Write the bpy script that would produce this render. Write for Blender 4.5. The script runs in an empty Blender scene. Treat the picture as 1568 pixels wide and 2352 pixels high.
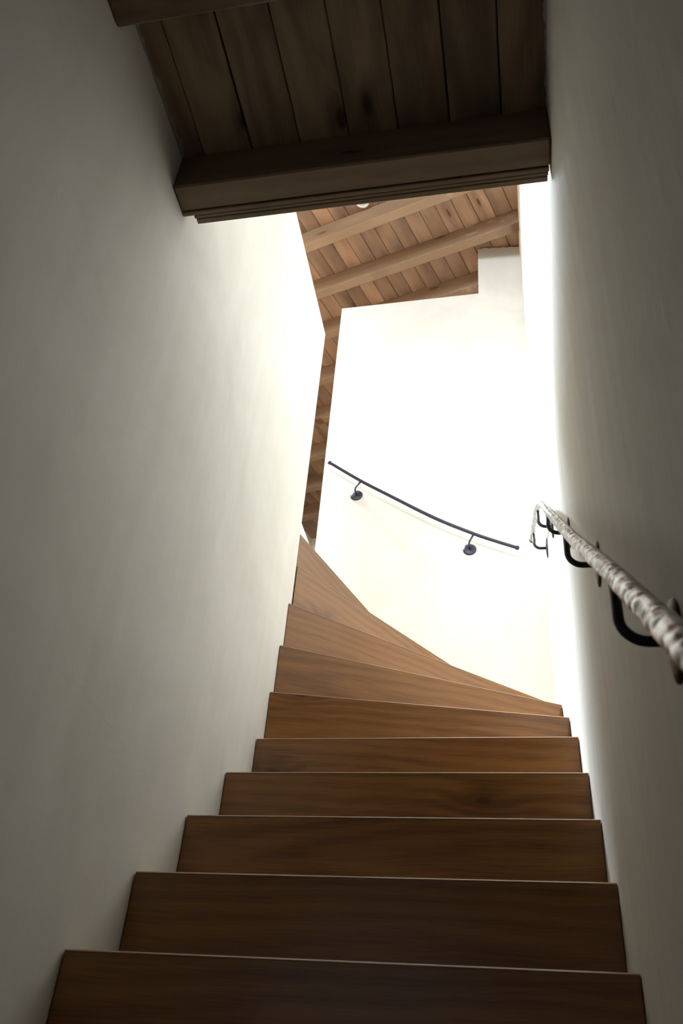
import bpy, math, random
from mathutils import Vector, Matrix

random.seed(7)
scene = bpy.context.scene
col = scene.collection
OZ = 0.988            # camera height above the lower floor; the geometry below is measured from the camera

# ------------------------------------------------------------------ camera
def cam_axes(a, b, c):
    fwd = Vector((math.sin(a) * math.cos(b), math.cos(a) * math.cos(b), math.sin(b)))
    right = Vector((math.cos(a), -math.sin(a), 0))
    down = -right.cross(fwd)
    r2 = right * math.cos(c) + down * math.sin(c)
    d2 = -right * math.sin(c) + down * math.cos(c)
    return r2, d2, fwd

r_, d_, f_ = cam_axes(math.radians(-13.7725), math.radians(37.2514), math.radians(-5.2706))
cam_data = bpy.data.cameras.new('camera')
cam_data.sensor_fit = 'VERTICAL'
cam_data.sensor_height = 36.0
cam_data.lens = 2027.85 * 36.0 / 2352.0
cam_data.clip_start = 0.02
cam_data.dof.use_dof = True
cam_data.dof.focus_distance = 3.0
cam_data.dof.aperture_fstop = 11.0
cam = bpy.data.objects.new('camera', cam_data)
m3 = Matrix((r_, -d_, -f_)).transposed()
cam.matrix_world = Matrix.Translation((0, 0, OZ)) @ m3.to_4x4()
col.objects.link(cam)
scene.camera = cam

# ------------------------------------------------------------------ light and exposure
scene.view_settings.view_transform = 'Standard'
scene.view_settings.look = 'None'
scene.view_settings.gamma = 1.0
scene.view_settings.use_curve_mapping = False
scene.view_settings.exposure = 0.0

world = bpy.data.worlds.new('World')
scene.world = world
world.use_nodes = True
bg = world.node_tree.nodes['Background']
bg.inputs['Color'].default_value = (0.75, 0.87, 1.0, 1)
bg.inputs['Strength'].default_value = 1.0

# house axes: U runs along the roof boards, V across them (the stair is skew to the roof)
SK = math.radians(18.5)
U = Vector((math.sin(SK), math.cos(SK), 0))
VH = Vector((-math.cos(SK), math.sin(SK), 0))
RISE = math.tan(math.radians(5.0))
S_FRONT, S_FAR, T_LEFT = -2.3, 5.62, 3.85

def house(s, t, z=0.0):
    return U * s + VH * t + Vector((0, 0, z))

def window_light(name, loc, direction, sx, sy, watts, colour):
    ld = bpy.data.lights.new(name, 'AREA')
    ld.shape = 'RECTANGLE'
    ld.size, ld.size_y = sx, sy
    ld.energy = watts
    ld.color = colour
    lo = bpy.data.objects.new(name, ld)
    lo.location = Vector(loc) + Vector((0, 0, OZ))
    lo.rotation_euler = Vector(direction).to_track_quat('-Z', 'Y').to_euler()
    col.objects.link(lo)
    return lo

AW = (-0.15, 1.10, 3.10, 4.30)      # attic front window: t range, z range
SW = (1.87, 3.07, 2.77, 3.67)      # skylight in the roof: s range, t range
HW = (-1.55, -0.55, 0.15, 1.25)    # lower hall window: x range, z range
window_light('attic_window_daylight', house(S_FRONT - 0.16, (AW[0] + AW[1]) / 2, (AW[2] + AW[3]) / 2), U,
             AW[1] - AW[0], AW[3] - AW[2], 190.0, (0.75, 0.895, 1.0))
window_light('skylight_daylight', house((SW[0] + SW[1]) / 2, (SW[2] + SW[3]) / 2, 4.593 + RISE * ((SW[2] + SW[3]) / 2 - 1.165) + 0.16),
             (VH * RISE - Vector((0, 0, 1))), SW[3] - SW[2], SW[1] - SW[0], 1400.0, (0.75, 0.895, 1.0))
window_light('hall_window_daylight', ((HW[0] + HW[1]) / 2, -3.56, (HW[2] + HW[3]) / 2), (0, 1, 0),
             HW[1] - HW[0], HW[3] - HW[2], 1.2, (0.85, 0.93, 1.0))

# ------------------------------------------------------------------ material helpers
class NT:
    def __init__(self, name):
        self.m = bpy.data.materials.new(name)
        self.m.use_nodes = True
        self.t = self.m.node_tree
        self.b = self.t.nodes['Principled BSDF']
    def n(self, kind, **kw):
        nd = self.t.nodes.new(kind)
        for k, v in kw.items():
            setattr(nd, k, v)
        return nd
    def l(self, a, b):
        self.t.links.new(a, b)
    def put(self, sock, v):
        if hasattr(v, 'links') or isinstance(v, bpy.types.NodeSocket):
            self.l(v, sock)
        else:
            sock.default_value = v
    def math(self, op, a, b=0.0, c=0.0, clamp=False):
        nd = self.n('ShaderNodeMath', operation=op)
        nd.use_clamp = clamp
        self.put(nd.inputs[0], a); self.put(nd.inputs[1], b); self.put(nd.inputs[2], c)
        return nd.outputs[0]
    def vmath(self, op, a, b=(0, 0, 0)):
        nd = self.n('ShaderNodeVectorMath', operation=op)
        self.put(nd.inputs[0], a); self.put(nd.inputs[1], b)
        return nd.outputs[0] if op not in ('LENGTH', 'DISTANCE') else nd.outputs['Value']
    def coord(self):
        return self.n('ShaderNodeTexCoord').outputs['Object']
    def rand(self):
        return self.n('ShaderNodeObjectInfo').outputs['Random']
    def comb(self, x, y, z):
        nd = self.n('ShaderNodeCombineXYZ')
        self.put(nd.inputs[0], x); self.put(nd.inputs[1], y); self.put(nd.inputs[2], z)
        return nd.outputs[0]
    def sep(self, v):
        nd = self.n('ShaderNodeSeparateXYZ')
        self.l(v, nd.inputs[0])
        return nd.outputs
    def noise(self, vec, scale, detail=3.0, rough=0.5, dist=0.0):
        nd = self.n('ShaderNodeTexNoise')
        self.l(vec, nd.inputs['Vector'])
        nd.inputs['Scale'].default_value = scale
        nd.inputs['Detail'].default_value = detail
        nd.inputs['Roughness'].default_value = rough
        nd.inputs['Distortion'].default_value = dist
        return nd.outputs['Fac']
    def voro(self, vec, scale, feature='F1'):
        nd = self.n('ShaderNodeTexVoronoi', feature=feature)
        self.l(vec, nd.inputs['Vector'])
        nd.inputs['Scale'].default_value = scale
        return nd
    def ramp(self, fac, stops):
        nd = self.n('ShaderNodeValToRGB')
        e = nd.color_ramp.elements
        while len(e) < len(stops):
            e.new(0.5)
        for el, (p, c) in zip(e, stops):
            el.position = p
            el.color = (c[0], c[1], c[2], 1) if not isinstance(c, (int, float)) else (c, c, c, 1)
        self.l(fac, nd.inputs[0])
        return nd.outputs[0]
    def smooth(self, v, lo, hi, a=0.0, b=1.0):
        nd = self.n('ShaderNodeMapRange', interpolation_type='SMOOTHSTEP')
        self.l(v, nd.inputs[0])
        nd.inputs[1].default_value = lo; nd.inputs[2].default_value = hi
        nd.inputs[3].default_value = a; nd.inputs[4].default_value = b
        return nd.outputs[0]
    def mix(self, fac, a, b, blend='MIX'):
        nd = self.n('ShaderNodeMix', data_type='RGBA', blend_type=blend)
        self.put(nd.inputs[0], fac)
        for s, v in ((nd.inputs[6], a), (nd.inputs[7], b)):
            if isinstance(v, tuple):
                v = (v[0], v[1], v[2], 1)
            self.put(s, v)
        return nd.outputs[2]
    def bump(self, h, strength, dist=0.01):
        nd = self.n('ShaderNodeBump')
        self.l(h, nd.inputs['Height'])
        nd.inputs['Strength'].default_value = strength
        nd.inputs['Distance'].default_value = dist
        self.l(nd.outputs[0], self.b.inputs['Normal'])
    def set(self, **kw):
        for k, v in kw.items():
            self.put(self.b.inputs[k.replace('_', ' ')], v)

def plaster(name, base, streak=False):
    k = NT(name)
    co = k.coord()
    big = k.noise(co, 2.2, 4.0, 0.6, 0.6)
    x, y, z = k.sep(co)
    st = k.comb(k.math('MULTIPLY', x, 6.0), k.math('MULTIPLY', y, 20.0), k.math('MULTIPLY', z, 1.0))
    sn = k.noise(st, 1.0, 4.0, 0.6, 0.3)
    lo = tuple(c * 0.89 for c in base)
    lo = (lo[0], lo[1] * 0.99, lo[2] * 0.97)
    f = k.math('ADD', k.math('MULTIPLY', big, 0.55 if streak else 0.75), k.math('MULTIPLY', sn, 0.45 if streak else 0.25))
    k.set(Base_Color=k.ramp(f, [(0.34, lo), (0.62, base)]), Roughness=0.75)
    k.b.inputs['Specular IOR Level'].default_value = 0.25
    fine = k.noise(co, 140.0, 2.0, 0.6)
    trow = k.noise(co, 7.0, 3.0, 0.55, 0.8)
    h = k.math('ADD', k.math('MULTIPLY', fine, 0.06), k.math('MULTIPLY', trow, 0.5))
    if streak:
        h = k.math('ADD', h, k.math('MULTIPLY', sn, 0.9))
    k.bump(h, 0.28 if streak else 0.3, 0.014 if streak else 0.012)
    return k.m

def wood(name, light, dark, knot, ring=42.0, knot_scale=(3.4, 9.0), knot_cut=0.80, rough=0.42,
         tone=0.35, grey=None, fine=0.35, spec=0.5, smear=None, knot_r=0.11, stops=(0.38, 0.80), ring_w=0.13):
    """Boards whose length is local x, height local z, thickness local y."""
    k = NT(name)
    co = k.coord()
    rnd = k.rand()
    x, y, z = k.sep(co)
    r1 = k.math('MULTIPLY', rnd, 37.0)
    r2 = k.math('SUBTRACT', k.math('FRACT', k.math('MULTIPLY', rnd, 91.7)), 0.5)
    # soft sideways drift of the fibres
    drift = k.noise(k.comb(k.math('ADD', k.math('MULTIPLY', x, 1.3), r1), y, k.math('MULTIPLY', z, 3.0)), 1.3, 3.0, 0.55)
    zz = k.math('ADD', z, k.math('MULTIPLY', k.math('SUBTRACT', drift, 0.5), 0.055))
    # knots
    kv = k.comb(k.math('ADD', k.math('MULTIPLY', x, knot_scale[0]), r1),
                k.math('ADD', k.math('MULTIPLY', zz, knot_scale[1]), k.math('MULTIPLY', r2, 13.0)), 0.0)
    vo = k.voro(kv, 1.0)
    vo.voronoi_dimensions = '2D'
    pick = k.math('GREATER_THAN', k.sep(vo.outputs['Color'])[0], knot_cut)
    kd = vo.outputs['Distance']
    kmask = k.math('MULTIPLY', k.smooth(kd, knot_r * 0.35, knot_r, 1.0, 0.0), pick)
    khalo = k.math('MULTIPLY', k.smooth(kd, 0.04, 0.42, 1.0, 0.0), pick)
    # growth rings cut lengthways
    rx = k.math('MULTIPLY', k.math('ADD', x, k.math('MULTIPLY', r2, 2.0)), 0.10)
    rz = k.math('ADD', k.math('ADD', zz, k.math('MULTIPLY', r2, 0.22)), k.math('MULTIPLY', khalo, 0.03))
    rr = k.vmath('LENGTH', k.comb(rx, k.math('ADD', y, 0.03), rz))
    wob = k.noise(k.comb(k.math('ADD', k.math('MULTIPLY', x, 2.0), r1), y, k.math('MULTIPLY', zz, 30.0)), 1.0, 4.0, 0.6)
    ph = k.math('ADD', k.math('MULTIPLY', rr, ring * 6.283), k.math('MULTIPLY', wob, 4.0))
    rings = k.math('ADD', k.math('MULTIPLY', k.math('SINE', ph), 0.5), 0.5)
    pores = k.noise(k.comb(k.math('ADD', k.math('MULTIPLY', x, 9.0), r1), k.math('MULTIPLY', y, 60.0), k.math('MULTIPLY', zz, 260.0)), 1.0, 3.0, 0.65)
    broad = k.noise(k.comb(k.math('ADD', k.math('MULTIPLY', x, 0.9), r1), y, k.math('MULTIPLY', zz, 11.0)), 1.0, 3.0, 0.55)
    f = k.math('ADD', k.math('MULTIPLY', rings, ring_w), k.math('MULTIPLY', pores, fine))
    f = k.math('ADD', f, k.math('MULTIPLY', broad, 0.75))
    f = k.math('SUBTRACT', f, k.math('MULTIPLY', khalo, 0.22))
    c = k.ramp(f, [(stops[0], dark), (stops[1], light)])
    if grey is not None:
        gn = k.noise(k.comb(k.math('ADD', k.math('MULTIPLY', x, 2.2), r1), y, k.math('MULTIPLY', zz, 7.0)), 1.0, 3.0, 0.6, 0.5)
        c = k.mix(k.smooth(gn, 0.50, 0.72, 0.0, 0.75), c, grey)
    t = k.math('ADD', k.math('MULTIPLY', k.math('SUBTRACT', rnd, 0.5), tone), 1.0)
    c = k.mix(1.0, c, k.comb(t, k.math('ADD', k.math('MULTIPLY', t, 0.94), 0.06), k.math('ADD', k.math('MULTIPLY', t, 0.88), 0.12)), 'MULTIPLY')
    c = k.mix(k.math('MULTIPLY', kmask, 0.85), c, knot)
    if smear is not None:
        sn = k.noise(k.comb(k.math('ADD', k.math('MULTIPLY', x, 7.0), r1), k.math('MULTIPLY', y, 16.0), k.math('MULTIPLY', z, 16.0)), 1.0, 4.0, 0.65, 0.8)
        near = k.smooth(x, smear[0], smear[1], 0.13, -0.10)
        c = k.mix(k.smooth(k.math('ADD', sn, near), 0.66, 0.84, 0.0, 0.55), c, (0.60, 0.50, 0.44))
    k.set(Base_Color=c, Roughness=k.math('ADD', k.math('MULTIPLY', pores, 0.12), rough - 0.06))
    k.b.inputs['Specular IOR Level'].default_value = spec
    k.bump(k.math('ADD', k.math('MULTIPLY', pores, 0.6), k.math('MULTIPLY', rings, 0.25)), 0.12, 0.002)
    return k.m

def iron(name, base, rough, metal, hammered=0.0):
    k = NT(name)
    co = k.coord()
    n1 = k.noise(co, 60.0, 3.0, 0.6)
    c = k.ramp(n1, [(0.3, tuple(v * 0.75 for v in base)), (0.7, base)])
    k.set(Base_Color=c, Roughness=rough, Metallic=metal)
    if hammered:
        at = k.n('ShaderNodeAttribute', attribute_name='wear')
        c = k.ramp(k.math('ADD', at.outputs['Fac'], k.math('MULTIPLY', k.math('SUBTRACT', n1, 0.5), 0.25)),
                   [(0.10, tuple(v * 0.42 for v in base)), (0.85, tuple(min(1.0, v * 1.45) for v in base))])
        k.set(Base_Color=c)
        k.bump(n1, hammered, 0.002)
    else:
        k.bump(n1, 0.08, 0.002)
    return k.m

def plain(name, colour, rough=0.5, **kw):
    k = NT(name)
    n1 = k.noise(k.coord(), 30.0, 2.0)
    k.set(Base_Color=k.ramp(n1, [(0.3, tuple(v * 0.95 for v in colour)), (0.7, colour)]), Roughness=rough, **kw)
    return k.m

def glass_pane(name):
    m = bpy.data.materials.new(name)
    m.use_nodes = True
    t = m.node_tree
    t.nodes.remove(t.nodes['Principled BSDF'])
    tr = t.nodes.new('ShaderNodeBsdfTransparent')
    gl = t.nodes.new('ShaderNodeBsdfGlossy')
    gl.inputs['Roughness'].default_value = 0.02
    mx = t.nodes.new('ShaderNodeMixShader')
    mx.inputs[0].default_value = 0.06
    t.links.new(tr.outputs[0], mx.inputs[1]); t.links.new(gl.outputs[0], mx.inputs[2])
    t.links.new(mx.outputs[0], t.nodes['Material Output'].inputs[0])
    return m

M_PLASTER = plaster('lime_plaster', (0.90, 0.865, 0.80))
M_PLASTER_R = plaster('troweled_lime_plaster', (0.88, 0.84, 0.77), streak=True)
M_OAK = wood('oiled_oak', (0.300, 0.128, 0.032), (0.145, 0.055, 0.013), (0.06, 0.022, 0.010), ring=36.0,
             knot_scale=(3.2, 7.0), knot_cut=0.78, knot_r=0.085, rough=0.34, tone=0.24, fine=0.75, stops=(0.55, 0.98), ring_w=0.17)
M_EDGE_LIT = wood('oak_tread_lit', (0.50, 0.33, 0.20), (0.38, 0.24, 0.135), (0.2, 0.1, 0.05), rough=0.3, knot_cut=0.95)  # paler than the riser oak: the nosings' bright highlight put into the colour
M_CEIL = wood('stained_ceiling_boards', (0.30, 0.21, 0.135), (0.125, 0.082, 0.052), (0.04, 0.019, 0.012), ring=30.0,
              knot_scale=(3.6, 8.0), knot_cut=0.62, knot_r=0.14, rough=0.6, tone=0.30, grey=(0.115, 0.085, 0.06), spec=0.3)
M_BEAM = wood('stained_beam', (0.235, 0.16, 0.10), (0.155, 0.102, 0.064), (0.06, 0.025, 0.013), ring=34.0,
              knot_scale=(3.2, 10.0), knot_cut=0.76, rough=0.55, tone=0.12, spec=0.3)
M_ROOFB = wood('roof_boards', (0.45, 0.28, 0.175), (0.245, 0.146, 0.090), (0.10, 0.045, 0.025), ring=30.0,
               knot_scale=(2.6, 10.0), knot_cut=0.70, rough=0.6, tone=0.38, grey=(0.19, 0.135, 0.10), spec=0.3)
M_RAFTER = wood('roof_rafters', (0.37, 0.245, 0.150), (0.285, 0.186, 0.113), (0.15, 0.07, 0.038), ring=26.0,
                knot_scale=(2.2, 8.0), knot_cut=0.72, rough=0.6, tone=0.10, spec=0.3, smear=(0.30, 0.85))
M_HAMMER = iron('hammered_iron', (0.52, 0.515, 0.53), 0.33, 0.92, 0.10)
M_IRON = iron('black_iron', (0.035, 0.034, 0.036), 0.45, 0.6)
M_IRON2 = iron('blued_iron', (0.060, 0.060, 0.085), 0.40, 0.55)
M_WHITE = plain('white_paint', (0.84, 0.835, 0.82), 0.6)
M_SMEAR = plaster('grey_mortar', (0.36, 0.35, 0.32))
M_DOOR = plain('dark_door_wood', (0.07, 0.045, 0.035), 0.5)
M_GLASS = glass_pane('window_glass')
M_LOW_BOUNCE = wood('low_bounce_cladding', (0.16, 0.10, 0.06), (0.09, 0.055, 0.033), (0.04, 0.02, 0.012), rough=0.6)  # invented dark cladding on unseen hall and attic surfaces, cuts bounced light
M_LENS = plain('frosted_lens', (0.62, 0.62, 0.62), 0.25)

# ------------------------------------------------------------------ mesh helpers
def mesh(name, verts, faces, mat, smooth=False):
    me = bpy.data.meshes.new(name)
    me.from_pydata([tuple(v) for v in verts], [], faces)
    me.validate()
    me.materials.append(mat)
    if smooth:
        me.polygons.foreach_set('use_smooth', [True] * len(me.polygons))
    me.update()
    return me

def add(name, me, loc=(0, 0, 0), rot=None, parent=None, label=None, cat=None, group=None, kind=None, base=True):
    o = bpy.data.objects.new(name, me)
    o.location = Vector(loc) + (Vector((0, 0, OZ)) if parent is None and base else Vector((0, 0, 0)))
    if rot is not None:
        o.rotation_euler = rot
    if parent is not None:
        o.parent = parent
    for k, v in (('label', label), ('category', cat), ('group', group), ('kind', kind)):
        if v:
            o[k] = v
    col.objects.link(o)
    return o

CUBE_F = [(0, 3, 2, 1), (4, 5, 6, 7), (0, 1, 5, 4), (1, 2, 6, 5), (2, 3, 7, 6), (3, 0, 4, 7)]
def boxes(lst):
    """lst of ((x0,x1),(y0,y1),(z0,z1)) -> verts, faces"""
    V, F = [], []
    for (x0, x1), (y0, y1), (z0, z1) in lst:
        b = len(V)
        V += [(x0, y0, z0), (x1, y0, z0), (x1, y1, z0), (x0, y1, z0), (x0, y0, z1), (x1, y0, z1), (x1, y1, z1), (x0, y1, z1)]
        F += [tuple(i + b for i in f) for f in CUBE_F]
    return V, F

def bev_box(x, y, z, c):
    """box with chamfered edges; x,y,z are ranges"""
    import bmesh
    V, F = boxes([(x, y, z)])
    bm = bmesh.new()
    vs = [bm.verts.new(v) for v in V]
    for f in F:
        bm.faces.new([vs[i] for i in f])
    bmesh.ops.bevel(bm, geom=bm.edges[:], offset=c, segments=1, affect='EDGES')
    bm.normal_update()
    V2 = [tuple(v.co) for v in bm.verts]
    bm.verts.index_update()
    F2 = [tuple(v.index for v in f.verts) for f in bm.faces]
    bm.free()
    return V2, F2

def prism(poly, axis, a, b):
    """extrude a 2-D polygon; axis 'x': poly in (y,z); 'y': poly in (x,z); 'z': poly in (x,y)"""
    def p(q, w):
        return {'x': (w, q[0], q[1]), 'y': (q[0], w, q[1]), 'z': (q[0], q[1], w)}[axis]
    n = len(poly)
    V = [p(q, a) for q in poly] + [p(q, b) for q in poly]
    F = [tuple(range(n))[::-1], tuple(range(n, 2 * n))] + [(i, (i + 1) % n, n + (i + 1) % n, n + i) for i in range(n)]
    return V, F

def fix(me):
    import bmesh
    bm = bmesh.new(); bm.from_mesh(me)
    bmesh.ops.recalc_face_normals(bm, faces=bm.faces[:])
    bm.to_mesh(me); bm.free(); me.update()
    return me

def catmull(pts, n):
    P = [Vector(p) for p in pts]
    P = [P[0] * 2 - P[1]] + P + [P[-1] * 2 - P[-2]]
    out = []
    for i in range(1, len(P) - 2):
        for j in range(n):
            t = j / n
            a, b, c, d = P[i - 1], P[i], P[i + 1], P[i + 2]
            out.append(0.5 * ((2 * b) + (c - a) * t + (2 * a - 5 * b + 4 * c - d) * t * t + (3 * b - a - 3 * c + d) * t ** 3))
    out.append(P[-2])
    return out

def tube(path, rad, seg=12, jit=0.0, up=Vector((0, 0, 1))):
    """rad: number or function of 0..1; jit hammers the surface"""
    V, F = [], []
    n = len(path)
    for i, p in enumerate(path):
        t = (path[min(i + 1, n - 1)] - path[max(i - 1, 0)]).normalized()
        a = t.cross(up)
        if a.length < 1e-3:
            a = t.cross(Vector((1, 0, 0)))
        a.normalize()
        b = a.cross(t)
        r = rad(i / (n - 1)) if callable(rad) else rad
        for k in range(seg):
            an = 2 * math.pi * k / seg
            rr = r * (1 + (random.uniform(-jit, jit) if jit else 0))
            V.append(p + (a * math.cos(an) + b * math.sin(an)) * rr)
    for i in range(n - 1):
        for k in range(seg):
            k2 = (k + 1) % seg
            F.append((i * seg + k, i * seg + k2, (i + 1) * seg + k2, (i + 1) * seg + k))
    F.append(tuple(range(seg))[::-1])
    F.append(tuple(range((n - 1) * seg, n * seg)))
    return V, F

def smoothstep(a, b, x):
    t = min(1, max(0, (x - a) / (b - a)))
    return t * t * (3 - 2 * t)

def hframe(name, parts, mat, **kw):
    """boxes given in house axes ((s0,s1),(t0,t1),(z0,z1))"""
    V, F = [], []
    for (s, t, z) in parts:
        b = len(V)
        for zz in z:
            for (ss, tt) in ((s[0], t[0]), (s[1], t[0]), (s[1], t[1]), (s[0], t[1])):
                V.append(house(ss, tt, zz))
        F += [tuple(i + b for i in f) for f in CUBE_F]
    return add(name, fix(mesh(name, V, F, mat)), **kw)

def roof_z(t):
    return 4.593 + RISE * (t - 1.165)

# ------------------------------------------------------------------ the setting
XL, YB = -0.749, 3.33
LOW, ATT = -0.988, 2.072          # lower floor and attic floor

def xr(y, z):                      # face of the hand-plastered right wall
    return 0.144 - 0.017 * max(smoothstep(1.2, 2.0, z), smoothstep(1.9, 3.3, y))

# left stair wall rising into a parapet beyond the header
poly = [(-0.15, LOW), (2.468, LOW), (2.468, 2.910), (1.886, 2.946), (1.19, 2.975), (1.19, 1.985), (-0.15, 1.985)]
V, F = prism(poly, 'x', XL - 0.12, XL)
wl = add('wall_left', fix(mesh('wall_left', V, F, M_PLASTER)), kind='structure')

# right wall as a plastered sheet with thickness
ys = [-3.5 + i * 0.1 for i in range(0, 32)] + [-0.3 + i * 0.05 for i in range(0, 78)] + [3.6 + i * 0.2 for i in range(0, 15)]
zs = [LOW + i * (5.75 / 46) for i in range(47)]
V, F = [], []
for y in ys:
    for z in zs:
        V.append((xr(y, z), y, z))
ny, nz = len(ys), len(zs)
for i in range(ny - 1):
    for j in range(nz - 1):
        F.append((i * nz + j, i * nz + j + 1, (i + 1) * nz + j + 1, (i + 1) * nz + j))
b = len(V)
V += [(0.32, ys[0], zs[0]), (0.32, ys[0], zs[-1]), (0.32, ys[-1], zs[-1]), (0.32, ys[-1], zs[0])]
F += [(b, b + 3, b + 2, b + 1)]
c00, c01, c10, c11 = 0, nz - 1, (ny - 1) * nz, ny * nz - 1
F += [tuple(range(0, nz)) + (b + 1, b), tuple(range((ny - 1) * nz, ny * nz))[::-1] + (b + 3, b + 2)]
F += [tuple(i * nz for i in range(ny))[::-1] + (b, b + 3), tuple(i * nz + nz - 1 for i in range(ny)) + (b + 2, b + 1)]
wr = add('wall_right', mesh('wall_right', V, F, M_PLASTER_R, smooth=False), kind='structure')
wr.data.polygons.foreach_set('use_smooth', [True] * ((ny - 1) * (nz - 1)) + [False] * (len(F) - (ny - 1) * (nz - 1)))

# back wall, partly low, its raised end running up to the roof boards
top = []
for i in range(15):
    x = -0.118 + i * (0.30 / 14)
    t_at = (Vector((x, YB, 0))).dot(VH)
    top.append((x, roof_z(t_at) - 0.012 + random.uniform(-0.007, 0.007)))
poly = [(-0.93, LOW), (0.30, LOW)] + top[::-1] + [(-0.123, 4.157), (-0.928, 4.143)]
V, F = prism(poly, 'y', YB, YB + 0.12)
add('wall_back', fix(mesh('wall_back', V, F, M_PLASTER)), kind='structure')

# attic floor around the stair opening
fl = []
V, F = [], []
for poly in ([(0.3, -2.57), (0.3, 1.16), (-3.66, 1.16), (-4.40, -0.96)],
             [(-0.838, 1.16), (-0.838, YB + 0.06), (-2.94, YB + 0.06), (-3.66, 1.16)],
             [(0.3, YB + 0.06), (0.3, 5.9), (-1.87, 6.6), (-2.94, YB + 0.06)]):
    v, f = prism(poly, 'z', 2.001, ATT)
    b = len(V); V += v; F += [tuple(i + b for i in q) for q in f]
add('floor_attic', fix(mesh('floor_attic', V, F, M_BEAM)), kind='structure')

V, F = boxes([((-0.95, -0.86), (2.40, YB), (LOW, 2.0))])
add('wall_light_seal', mesh('wall_light_seal', V, F, M_PLASTER), kind='structure')  # unseen box added below the landing to stop light leaking under the stair

# lower hall shell
V, F = boxes([((-2.7, 0.3), (-3.5, 3.45), (LOW - 0.06, LOW))])
add('floor', mesh('floor', V, F, M_OAK), kind='structure')
V, F = boxes([((-2.7, 0.3), (-3.5, -0.14), (1.985, 2.0))])
add('ceiling_hall', mesh('ceiling_hall', V, F, M_LOW_BOUNCE), kind='structure')
V, F = boxes([((-2.72, -2.6), (-3.5, -0.02), (LOW, 2.0))])
add('wall_hall_left', mesh('wall_hall_left', V, F, M_LOW_BOUNCE), kind='structure')
V, F = boxes([((-2.6, XL - 0.12), (-0.14, -0.02), (LOW, 1.985))])
add('wall_hall_front', mesh('wall_hall_front', V, F, M_LOW_BOUNCE), kind='structure')
V, F = boxes([((-2.6, HW[0]), (-3.52, -3.4), (LOW, 1.985)), ((HW[1], 0.16), (-3.52, -3.4), (LOW, 1.985)),
              ((HW[0], HW[1]), (-3.52, -3.4), (LOW, HW[2])), ((HW[0], HW[1]), (-3.52, -3.4), (HW[3], 1.985))])
add('wall_hall_back', mesh('wall_hall_back', V, F, M_LOW_BOUNCE), kind='structure')

# attic shell in house axes
hframe('wall_attic_front', [((S_FRONT - 0.12, S_FRONT), (-0.9, AW[0]), (ATT, 4.75)), ((S_FRONT - 0.12, S_FRONT), (AW[1], T_LEFT + 0.1), (ATT, 5.0)),
                            ((S_FRONT - 0.12, S_FRONT), (AW[0], AW[1]), (ATT, AW[2])), ((S_FRONT - 0.12, S_FRONT), (AW[0], AW[1]), (AW[3], 4.9))],
       M_PLASTER, kind='structure')
hframe('wall_attic_left', [((S_FRONT, 5.25), (T_LEFT, T_LEFT + 0.12), (ATT, 5.0))], M_LOW_BOUNCE, kind='structure')  # unseen stretch clad dark so less light bounces onto the far rafters
hframe('wall_attic_pier', [((5.25, S_FAR), (T_LEFT, T_LEFT + 0.12), (ATT, 5.0))], M_PLASTER, kind='structure')
hframe('wall_attic_far', [((S_FAR, S_FAR + 0.12), (1.55, T_LEFT + 0.12), (ATT, 5.0))], M_PLASTER, kind='structure')

# windows (outside the picture, the daylight of the place)
def window(name, box_fn, a0, a1, z0, z1):
    fr = []
    w = 0.05
    for (p, q, r, s) in ((a0, a0 + w, z0, z1), (a1 - w, a1, z0, z1), (a0 + w, a1 - w, z0, z0 + w), (a0 + w, a1 - w, z1 - w, z1),
                         ((a0 + a1) / 2 - 0.02, (a0 + a1) / 2 + 0.02, z0 + w, z1 - w)):
        fr.append((p, q, r, s))
    return box_fn(name, fr, (a0 + w, a1 - w, z0 + w, z1 - w))

def win_attic(name, fr, pane):
    o = hframe(name, [((S_FRONT - 0.09, S_FRONT - 0.03), (p, q), (r, s)) for p, q, r, s in fr], M_WHITE, kind='structure')
    p, q, r, s = pane
    g = hframe('pane', [((S_FRONT - 0.065, S_FRONT - 0.06), (p, q), (r, s))], M_GLASS)
    g.parent = o; g.location = (0, 0, 0)
def win_hall(name, fr, pane):
    V, F = boxes([((p, q), (-3.49, -3.43), (r, s)) for p, q, r, s in fr])
    o = add(name, mesh(name, V, F, M_WHITE), kind='structure')
    p, q, r, s = pane
    V, F = boxes([((p, q), (-3.465, -3.46), (r, s))])
    add('pane', mesh('pane', V, F, M_GLASS), parent=o)
window('window_1', win_attic, *AW)
window('window_2', win_hall, *HW)

# roof: closed deck above, boards below as single pieces
def roof_slab(name, rects, z0, z1, mat):
    V, F = [], []
    for (a, c, p, q) in rects:
        b = len(V)
        for z in (z0, z1):
            for (ss, tt) in ((a, p), (c, p), (c, q), (a, q)):
                V.append(house(ss, tt, roof_z(tt) + z))
        F += [tuple(i + b for i in f) for f in CUBE_F]
    return fix(mesh(name, V, F, mat))
A0, A1, T0, T1 = S_FRONT - 0.2, S_FAR + 0.2, -1.2, T_LEFT + 0.2
deck = add('ceiling', roof_slab('ceiling', [(A0, SW[0], T0, T1), (SW[1], A1, T0, T1), (SW[0], SW[1], T0, SW[2]), (SW[0], SW[1], SW[3], T1)],
                                0.028, 0.12, M_DOOR), kind='structure')
w = 0.045
sky = add('window_3', roof_slab('window_3', [(SW[0], SW[0] + w, SW[2], SW[3]), (SW[1] - w, SW[1], SW[2], SW[3]), (SW[0] + w, SW[1] - w, SW[2], SW[2] + w),
                                             (SW[0] + w, SW[1] - w, SW[3] - w, SW[3])], 0.0, 0.13, M_WHITE), kind='structure')
add('pane', roof_slab('pane', [(SW[0] + w, SW[1] - w, SW[2] + w, SW[3] - w)], 0.10, 0.106, M_GLASS), parent=sky)
BW = 0.1005
L_ROOF = S_FAR - S_FRONT
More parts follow.
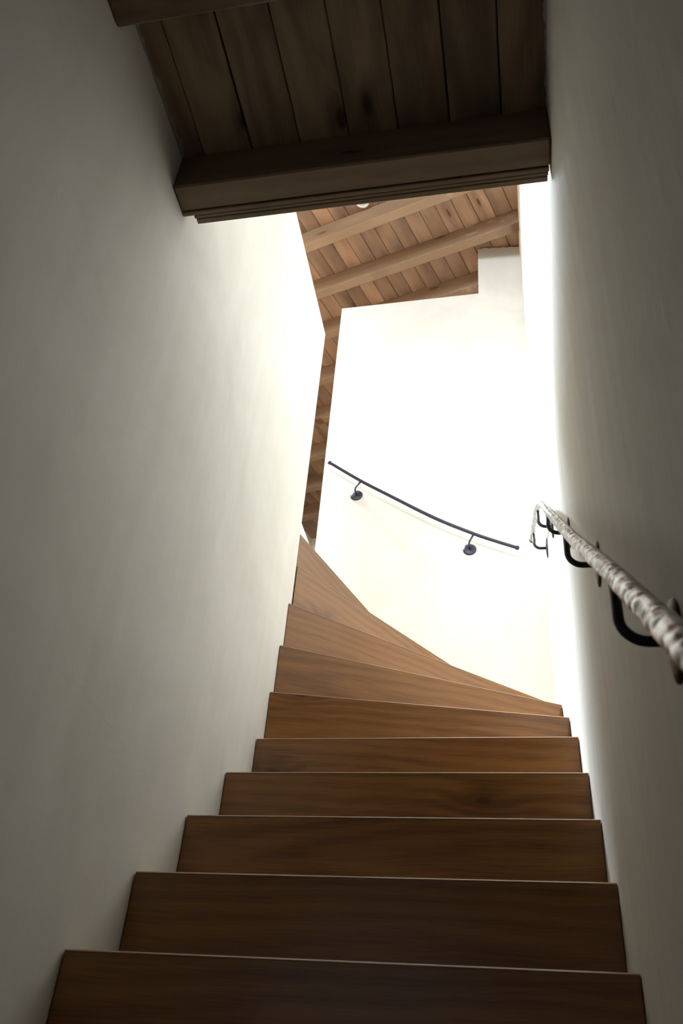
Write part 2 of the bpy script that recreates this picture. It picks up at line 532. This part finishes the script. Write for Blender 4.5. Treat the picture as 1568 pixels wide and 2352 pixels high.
v, f = bev_box((0, L_ROOF), (0.0, 0.022), (-BW / 2 + 0.0012, BW / 2 - 0.0012), 0.0022)
# board mesh: x along the board, z across it, y its thickness (upwards)
roof_board = mesh('roof_board', v, f, M_ROOFB)
va, fa = bev_box((0, SW[0] - S_FRONT), (0.0, 0.022), (-BW / 2 + 0.0012, BW / 2 - 0.0012), 0.0022)
roof_board_a = mesh('roof_board', va, fa, M_ROOFB)
va, fa = bev_box((0, S_FAR - SW[1]), (0.0, 0.022), (-BW / 2 + 0.0012, BW / 2 - 0.0012), 0.0022)
roof_board_b = mesh('roof_board', va, fa, M_ROOFB)
roof_board_narrow = mesh('roof_board', [(q[0], q[1], q[2] * 0.985) for q in v], f, M_ROOFB)
ang = math.radians(5.0)
ex, ez = U, (VH * math.cos(ang) + Vector((0, 0, math.sin(ang))))
ey = ez.cross(ex)
if ey.z < 0:
    ey = -ey
rotm = Matrix((ex, ey, ex.cross(ey))).transposed()
t0 = 2.395 + 0.003       # a measured joint
for i in range(-34, 16):
    t = t0 + (i + 0.5) * BW
    th = t * math.cos(ang)
    if th > T_LEFT + 0.03 or th < -1.1:
        continue
    if SW[2] - 0.06 < th < SW[3] + 0.06:
        add('plank', roof_board_b, loc=house(SW[1], th, roof_z(th)), rot=rotm.to_euler(), parent=deck)
        add('plank', roof_board_a, loc=house(S_FRONT, th, roof_z(th)), rot=rotm.to_euler(), parent=deck)
        continue
    p = house(S_FRONT, th, roof_z(th) - 0.0)
    add('plank', roof_board if random.random() < .6 else roof_board_narrow, loc=p, rot=rotm.to_euler(), parent=deck)

# boards over the stair (underside of the attic floor)
stair_ceiling = add('ceiling_stair', mesh('ceiling_stair', *boxes([((XL, 0.16), (-0.14, 1.09), (1.9965, 2.001))]), M_DOOR), kind='structure')
edges = [-0.757, -0.6915, -0.5705, -0.4505, -0.3305, -0.2135, -0.0935, 0.025, 0.150]
gaps = [0.001, 0.0016, 0.0042, 0.0022, 0.002, 0.0022, 0.0038, 0.0034, 0.001]
rot_c = Matrix(((0, 0, 1), (1, 0, 0), (0, 1, 0))).to_euler()    # local x -> Y, y -> Z, z -> X
for i in range(8):
    a, c = edges[i] + gaps[i] / 2, edges[i + 1] - gaps[i + 1] / 2
    w = c - a
    v, f = bev_box((0, 1.228), (0, 0.016), (-w / 2, w / 2), 0.0016)
    add('plank', mesh('plank', v, f, M_CEIL), loc=((a + c) / 2, -0.14, 1.980), rot=rot_c, parent=stair_ceiling)

# ragged plaster line where the walls meet the stair boards
def bead(y0, y1, xf, z, r, seed):
    random.seed(seed)
    ph = [random.uniform(0, 6.28) for _ in range(6)]
    n = int((y1 - y0) / 0.006)
    V, F = [], []
    sgn = 1 if xf < -0.3 else -1
    for i in range(n + 1):
        y = y0 + (y1 - y0) * i / n
        q = sum(math.sin(y * fr + p) * am for fr, p, am in zip((19, 47, 83, 131, 210, 340), ph, (.30, .24, .18, .16, .12, .10)))
        w = r * max(0.12, 0.55 + 0.55 * q + random.uniform(-.08, .08))
        h = 0.0022 + 0.0012 * math.sin(y * 70 + ph[2])
        for (dx, dz) in ((-0.004, 0.002), (-0.002, -h * 1.3), (w * 0.5, -h), (w, 0.002)):
            V.append((xf + sgn * dx, y, z + dz))
        if i:
            b = (i - 1) * 4
            F += [(b + k, b + k + 1, b + 4 + k + 1, b + 4 + k) for k in range(3)]
    return mesh('plaster_edge', V, F, M_SMEAR, smooth=True)
add('plaster_edge', bead(0.0, 1.078, XL, 1.980, 0.018, 3), parent=wl)
add('plaster_edge', bead(0.0, 1.078, 0.1275, 1.980, 0.010, 5), parent=wr)
random.seed(11)

# far attic door, dark at the end of the slit
dr = hframe('door_1', [((S_FAR - 0.035, S_FAR - 0.003), (2.95, T_LEFT - 0.012), (ATT, 4.32))], M_DOOR, kind='structure')

# ------------------------------------------------------------------ staircase
T, R = 0.2095, 0.18
Y0, Z0 = 1.44932, 0.27204
GAP = 0.003
def lines():
    L = []
    for k in range(-6, 5):
        y = Y0 + k * T
        L.append((k, (XL + GAP, y), (None, y)))
    L.append((5, (XL + GAP, 2.357), (None, 2.560)))
    L.append((6, (XL + GAP, 2.394), (None, 2.853)))
    L.append((7, (XL + GAP, 2.433), (None, 3.238)))
    L.append((8, (XL + GAP, 2.476), (-0.217, YB)))
    L.append((9, (-0.7680, 2.535), (-0.532, YB)))
    L.append((10, (-0.819, 2.469), (-0.819, YB)))
    return L
STEPS = []
for k, a, c in lines():
    z = Z0 + k * R
    if c[0] is None:
        c = (xr(c[1], z) - 0.0015, c[1])
    STEPS.append((k, Vector((a[0], a[1], 0)), Vector((c[0], c[1], 0)), z))

stair = bpy.data.objects.new('staircase', None)
stair.location = (XL, Y0 - 6 * T, 0.0)
stair['label'] = 'oak staircase with closed risers winding left between white plaster walls'
stair['category'] = 'staircase'
col.objects.link(stair)
base = Vector((XL, Y0 - 6 * T, LOW))
TT = 0.0035
for idx, (k, a, c, z) in enumerate(STEPS):
    d = (c - a); ln = d.length; ang_r = math.atan2(d.y, d.x)
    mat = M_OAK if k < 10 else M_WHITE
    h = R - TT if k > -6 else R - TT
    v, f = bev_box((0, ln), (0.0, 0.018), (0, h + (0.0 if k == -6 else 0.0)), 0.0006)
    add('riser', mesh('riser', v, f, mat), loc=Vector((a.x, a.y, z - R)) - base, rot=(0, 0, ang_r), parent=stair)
    if k == 10:
        continue
    # tread: from this riser back to (and under) the next one
    k2, a2, c2, z2 = STEPS[idx + 1]
    n2 = Vector((-(c2 - a2).y, (c2 - a2).x, 0)).normalized() * 0.016
    poly = [a, c]
    xe = lambda p: Vector((min(p.x, xr(p.y, z) - 0.004), p.y, 0))
    if k in (7,):
        poly += [Vector((xr(YB, z) - 0.004, YB, 0))]
    if k == 8:
        pass
    e = c2 + n2
    poly += [xe(e), a2 + n2 if k < 8 else a2]
    if k >= 7:
        poly[-2] = Vector((c2.x - 0.012, YB, 0))
    # chamfered slab in riser-aligned local axes
    rot = Matrix.Rotation(-ang_r, 3, 'Z')
    loc2 = [rot @ (p - a) for p in poly]
    c1 = 0.0024
    n = len(loc2)
    V = [(p.x, p.y - (0.0008 if i < 2 else 0), -TT) for i, p in enumerate(loc2)]
    V += [(p.x, p.y - (0.0008 if i < 2 else 0), -c1) for i, p in enumerate(loc2)]
    V += [(p.x, p.y + (c1 if i < 2 else 0), 0.0) for i, p in enumerate(loc2)]
    F = [tuple(range(n))[::-1], tuple(range(2 * n, 3 * n))]
    for q in range(2):
        F += [(q * n + i, q * n + (i + 1) % n, (q + 1) * n + (i + 1) % n, (q + 1) * n + i) for i in range(n)]
    add('tread', fix(mesh('tread', V, F, M_EDGE_LIT)), loc=Vector((a.x, a.y, z)) - base, rot=(0, 0, ang_r), parent=stair)

# ------------------------------------------------------------------ beams
def empty(name, loc, label, cat, group=None):
    o = bpy.data.objects.new(name, None)
    o.location = Vector(loc) + Vector((0, 0, OZ))
    o['label'] = label; o['category'] = cat
    if group:
        o['group'] = group
    col.objects.link(o)
    return o

hb = empty('header_beam', (XL, 1.079, 1.85), 'dark stained header beam spanning the stairwell at the ceiling opening', 'beam')
def hpart(name, x, y, z, c):
    ln = x[1] - x[0]
    v, f = bev_box((0, ln), (0, y[1] - y[0]), (0, z[1] - z[0]), c)
    return add(name, mesh(name, v, f, M_BEAM), loc=(x[0] - XL, y[0] - 1.079, z[0] - 1.85), parent=hb)
hpart('beam', (XL + 0.001, 0.1265), (1.079, 1.1465), (1.850, 1.9795), 0.004)
hpart('lath', (XL + 0.001, 0.1235), (1.1485, 1.1600), (1.8485, 1.9700), 0.002)
hpart('trim_board', (-0.722, 0.1215), (1.1610, 1.1700), (1.8500, 2.0700), 0.0015)
hpart('trim_board', (-0.719, 0.1200), (1.1715, 1.1850), (1.8500, 2.0700), 0.0015)

v, f = bev_box((0, 0.874), (0, 0.085), (0, 0.1095), 0.004)
add('ceiling_joist', mesh('ceiling_joist', v, f, M_BEAM), loc=(XL + 0.001, 0.637, 1.870), label='dark stained ceiling joist cut off by the top edge of the picture',
    cat='beam')

words = ['first and highest of the roof rafters, half hidden behind the dark header beam',
         'light pine roof rafter, second from the header, its right end smeared with plaster',
         'pine roof rafter just above the low top edge of the white end wall',
         'roof rafter in the narrow slit, level with the upper corner of the left parapet',
         'roof rafter crossing the slit between the white walls, fifth from the header',
         'roof rafter crossing the slit between the white walls, sixth from the header',
         'roof rafter crossing the slit between the white walls, seventh from the header',
         'roof rafter lowest in the slit, just above the top stair']
for i, s in enumerate([2.608, 2.957, 3.285, 3.668, 4.035, 4.410, 4.770, 5.130]):
    tm = (0.317 * s - 0.127) / 0.948 - 0.03
    ln = (T_LEFT - tm) / math.cos(ang)
    v, f = bev_box((0, ln), (-0.06, 0.0), (-0.13, -0.001), 0.003)
    # local x along the slope (away from the right wall), y against U, z up
    ex = ez; ey2 = -U; ez2 = ex.cross(ey2)
    rm = Matrix((ex, ey2, ez2)).transposed()
    add('roof_rafter', mesh('roof_rafter', v, f, M_RAFTER), loc=house(s, tm, roof_z(tm)), rot=rm.to_euler(), label=words[i], cat='rafter',
        group='rafters under the attic roof boards')

# ------------------------------------------------------------------ round ceiling spot on the roof boards
def ring_mesh(profile, seg, mat, name):
    V, F = [], []
    n = len(profile)
    for k in range(seg):
        a = 2 * math.pi * k / seg
        for r, z in profile:
            V.append((r * math.cos(a), r * math.sin(a), z))
    for k in range(seg):
        k2 = (k + 1) % seg
        for i in range(n - 1):
            F.append((k * n + i, k * n + i + 1, k2 * n + i + 1, k2 * n + i))
    return fix(mesh(name, V, F, mat, smooth=True))
sp_s, sp_t = 2.515, 1.60
CS = None

def spot(p):
    o = empty('ceiling_spotlight', p, 'small round white ceiling light between the roof boards and first rafter', 'lamp')
    rt = Matrix((U, ez, -ey if ey.z > 0 else ey)).transposed().to_euler()
    o.rotation_euler = (0, 0, 0)
    R5 = Matrix((U, VH * math.cos(ang) + Vector((0, 0, math.sin(ang))), (U.cross(VH * math.cos(ang) + Vector((0, 0, math.sin(ang))))))).transposed()
    o.rotation_euler = R5.to_euler()
    add('ring', ring_mesh([(0.030, -0.001), (0.030, -0.010), (0.034, -0.013), (0.041, -0.011), (0.044, -0.004), (0.044, 0.001)], 40, M_WHITE, 'ring'), parent=o)
    add('lens', ring_mesh([(0.0, -0.006), (0.015, -0.0055), (0.030, -0.004)], 40, M_LENS, 'lens'), parent=o)
SPOT = (-0.770, 2.947, 4.6345)
spot(SPOT)

# ------------------------------------------------------------------ handrails
def disc(r, mat, name='wall_plate'):
    return ring_mesh([(0.0, 0.007), (r * 0.35, 0.0065), (r * 0.75, 0.0045), (r, 0.002), (r, 0.0)], 28, mat, name)

rail_pts = [(.0950, .25, .060), (.0950, .485, .266), (.0945, .642, .399), (.0942, .817, .546), (.0938, 1.088, .768), (.0925, 1.336, .976), (.0910, 1.734, 1.315),
            (.0897, 1.98, 1.527), (.0888, 2.15, 1.672), (.0866, 2.30, 1.787), (.0838, 2.44, 1.877), (.0805, 2.65, 1.992),
            (.0785, 2.84, 2.086), (.0740, 2.945, 2.112)]
RB = Vector((.095, .25, .06))
hr = empty('handrail', RB, 'hammered grey iron handrail running up the right wall beside the steps', 'handrail')
path = catmull([Vector(p) - RB for p in rail_pts], 16)
def hammered(pts, R, seg, step):
    """round bar with overlapping hammer dents"""
    L = [0.0]
    for a, b in zip(pts, pts[1:]):
        L.append(L[-1] + (b - a).length)
    n = int(L[-1] / step)
    res, j = [], 0
    for i in range(n + 1):
        d = L[-1] * i / n
        while j < len(L) - 2 and L[j + 1] < d:
            j += 1
        res.append(pts[j].lerp(pts[j + 1], (d - L[j]) / max(1e-9, L[j + 1] - L[j])))
    circ = 2 * math.pi * R
    cell = 0.0115
    dents = {}
    for _ in range(int(1.45 * L[-1] * circ / (cell * cell))):
        u, w = random.uniform(0, L[-1]), random.uniform(0, circ)
        i = int(u / cell)
        if any((u - a) ** 2 + min(abs(w - c), circ - abs(w - c)) ** 2 < 0.0072 ** 2
               for q in (i - 1, i, i + 1) for (a, c, _r, _m) in dents.get(q, ())):
            continue
        dents.setdefault(i, []).append((u, w, random.uniform(0.0062, 0.0088), random.uniform(0.0012, 0.0022)))
    V, F = tube(res, 1.0, seg)
    out = []
    wear = []
    for i, p in enumerate(res):
        u = L[-1] * i / n
        near = [d for k in range(int(u / cell) - 2, int(u / cell) + 3) for d in dents.get(k, ())]
        for k in range(seg):
            w = circ * k / seg
            dep = 0.0
            for (du, dw, rad, amp) in near:
                ww = abs(w - dw); ww = min(ww, circ - ww)
                q = ((u - du) ** 2 + ww * ww) / (rad * rad)
                if q < 1:
                    dep = max(dep, amp * (1 - q))
            out.append(p + (V[i * seg + k] - p) * (R * 1.08 - dep))
            wear.append(max(0.0, 1 - dep / 0.0019))
    return out, F, wear
v, f, wear = hammered(path, 0.0100, 26, 0.0030)
rail_me = mesh('rail', v, f, M_HAMMER, smooth=True)
wa = rail_me.attributes.new('wear', 'FLOAT', 'POINT')
wa.data.foreach_set('value', wear)
add('rail', rail_me, parent=hr)
def knob(p, d, r, mat, parent):
    d = Vector(d).normalized()
    pts = [Vector(p) + d * q for q in (-0.012, -0.006, 0.0, 0.006, 0.010, 0.012)]
    rad = [0.8, 1.0, 1.3, 1.45, 1.25, 0.7]
    v, f = tube(pts, lambda t: r * rad[min(5, int(round(t * 5)))], 14)
    return add('end_knob', mesh('end_knob', v, f, mat, smooth=True), parent=parent)
knob(path[-1], path[-1] - path[-2], 0.0100, M_HAMMER, hr)
knob(path[0], path[0] - path[1], 0.0100, M_HAMMER, hr)
def rail_at(path, y):
    return min(path, key=lambda p: abs(p.y - y))
v_disc = disc(0.040, M_IRON)
for y in (0.772, 1.336, 1.900, 2.430, 2.880):
    p = rail_at(path, y - RB.y)
    zc = p.z - 0.078
    w = xr(y, zc + RB.z) - RB.x
    p0 = Vector((p.x, p.y, p.z - 0.006)); r = 0.026
    pts = [p0, Vector((p.x, p.y, zc + r))]
    for q in range(1, 8):
        a = q / 8 * math.pi / 2
        pts.append(Vector((p.x + r - r * math.cos(a), p.y, zc + r - r * math.sin(a))))
    pts += [Vector((p.x + r, p.y, zc)), Vector((w - 0.003, p.y, zc))]
    vv, ff = tube(pts, 0.0054, 10, 0.0, up=Vector((0, 1, 0)))
    br = add('bracket', mesh('bracket', vv, ff, M_IRON, smooth=True), parent=hr)
    add('wall_plate', v_disc, loc=(w - 0.0005, p.y, zc), rot=(0, -math.pi / 2, 0), parent=br)

rail2 = [(-0.883, 2.878), (-0.717, 2.747), (-0.548, 2.628), (-0.422, 2.540), (-0.313, 2.470), (-0.176, 2.394), (-0.086, 2.350), (0.010, 2.307)]
Y2 = 3.272
B2 = Vector((-0.43, Y2, 2.54))
h2 = empty('handrail', B2, 'short dark iron handrail sagging across the bright white end wall', 'handrail')
path2 = catmull([Vector((x, Y2, z)) - B2 for x, z in rail2], 12)
v, f = tube(path2, lambda t: 0.0080 - 0.0006 * abs(2 * t - 1), 12, 0.02)
add('rail', mesh('rail', v, f, M_IRON2, smooth=True), parent=h2)
knob(path2[-1], path2[-1] - path2[-2], 0.0072, M_IRON2, h2)
knob(path2[0], path2[0] - path2[1], 0.0072, M_IRON2, h2)
d2 = disc(0.031, M_IRON2)
for (dx, dz, jx) in ((-0.748, 2.704, -0.722), (-0.200, 2.347, -0.180)):
    j = min(path2, key=lambda p: abs(p.x + B2.x - jx))
    p_w = Vector((dx, YB - 0.003, dz)) - B2
    el = Vector((dx, Y2, dz)) - B2
    pts = [p_w, p_w.lerp(el, 0.4)]
    for q in range(1, 6):
        t = q / 6
        a = p_w.lerp(el, 0.55); c = el.lerp(j, 0.35)
        pts.append(a * (1 - t) ** 2 + el * 2 * t * (1 - t) + c * t * t)
    pts += [el.lerp(j, 0.55), j]
    vv, ff = tube(pts, lambda t: 0.0042 + 0.0016 * max(0, (t - 0.85) / 0.15) ** 2, 10, 0.0, up=Vector((1, 0, 0)))
    br = add('bracket', mesh('bracket', vv, ff, M_IRON2, smooth=True), parent=h2)
    add('wall_plate', d2, loc=Vector((dx, YB - 0.0005, dz)) - B2, rot=(math.pi / 2, 0, 0), parent=br)
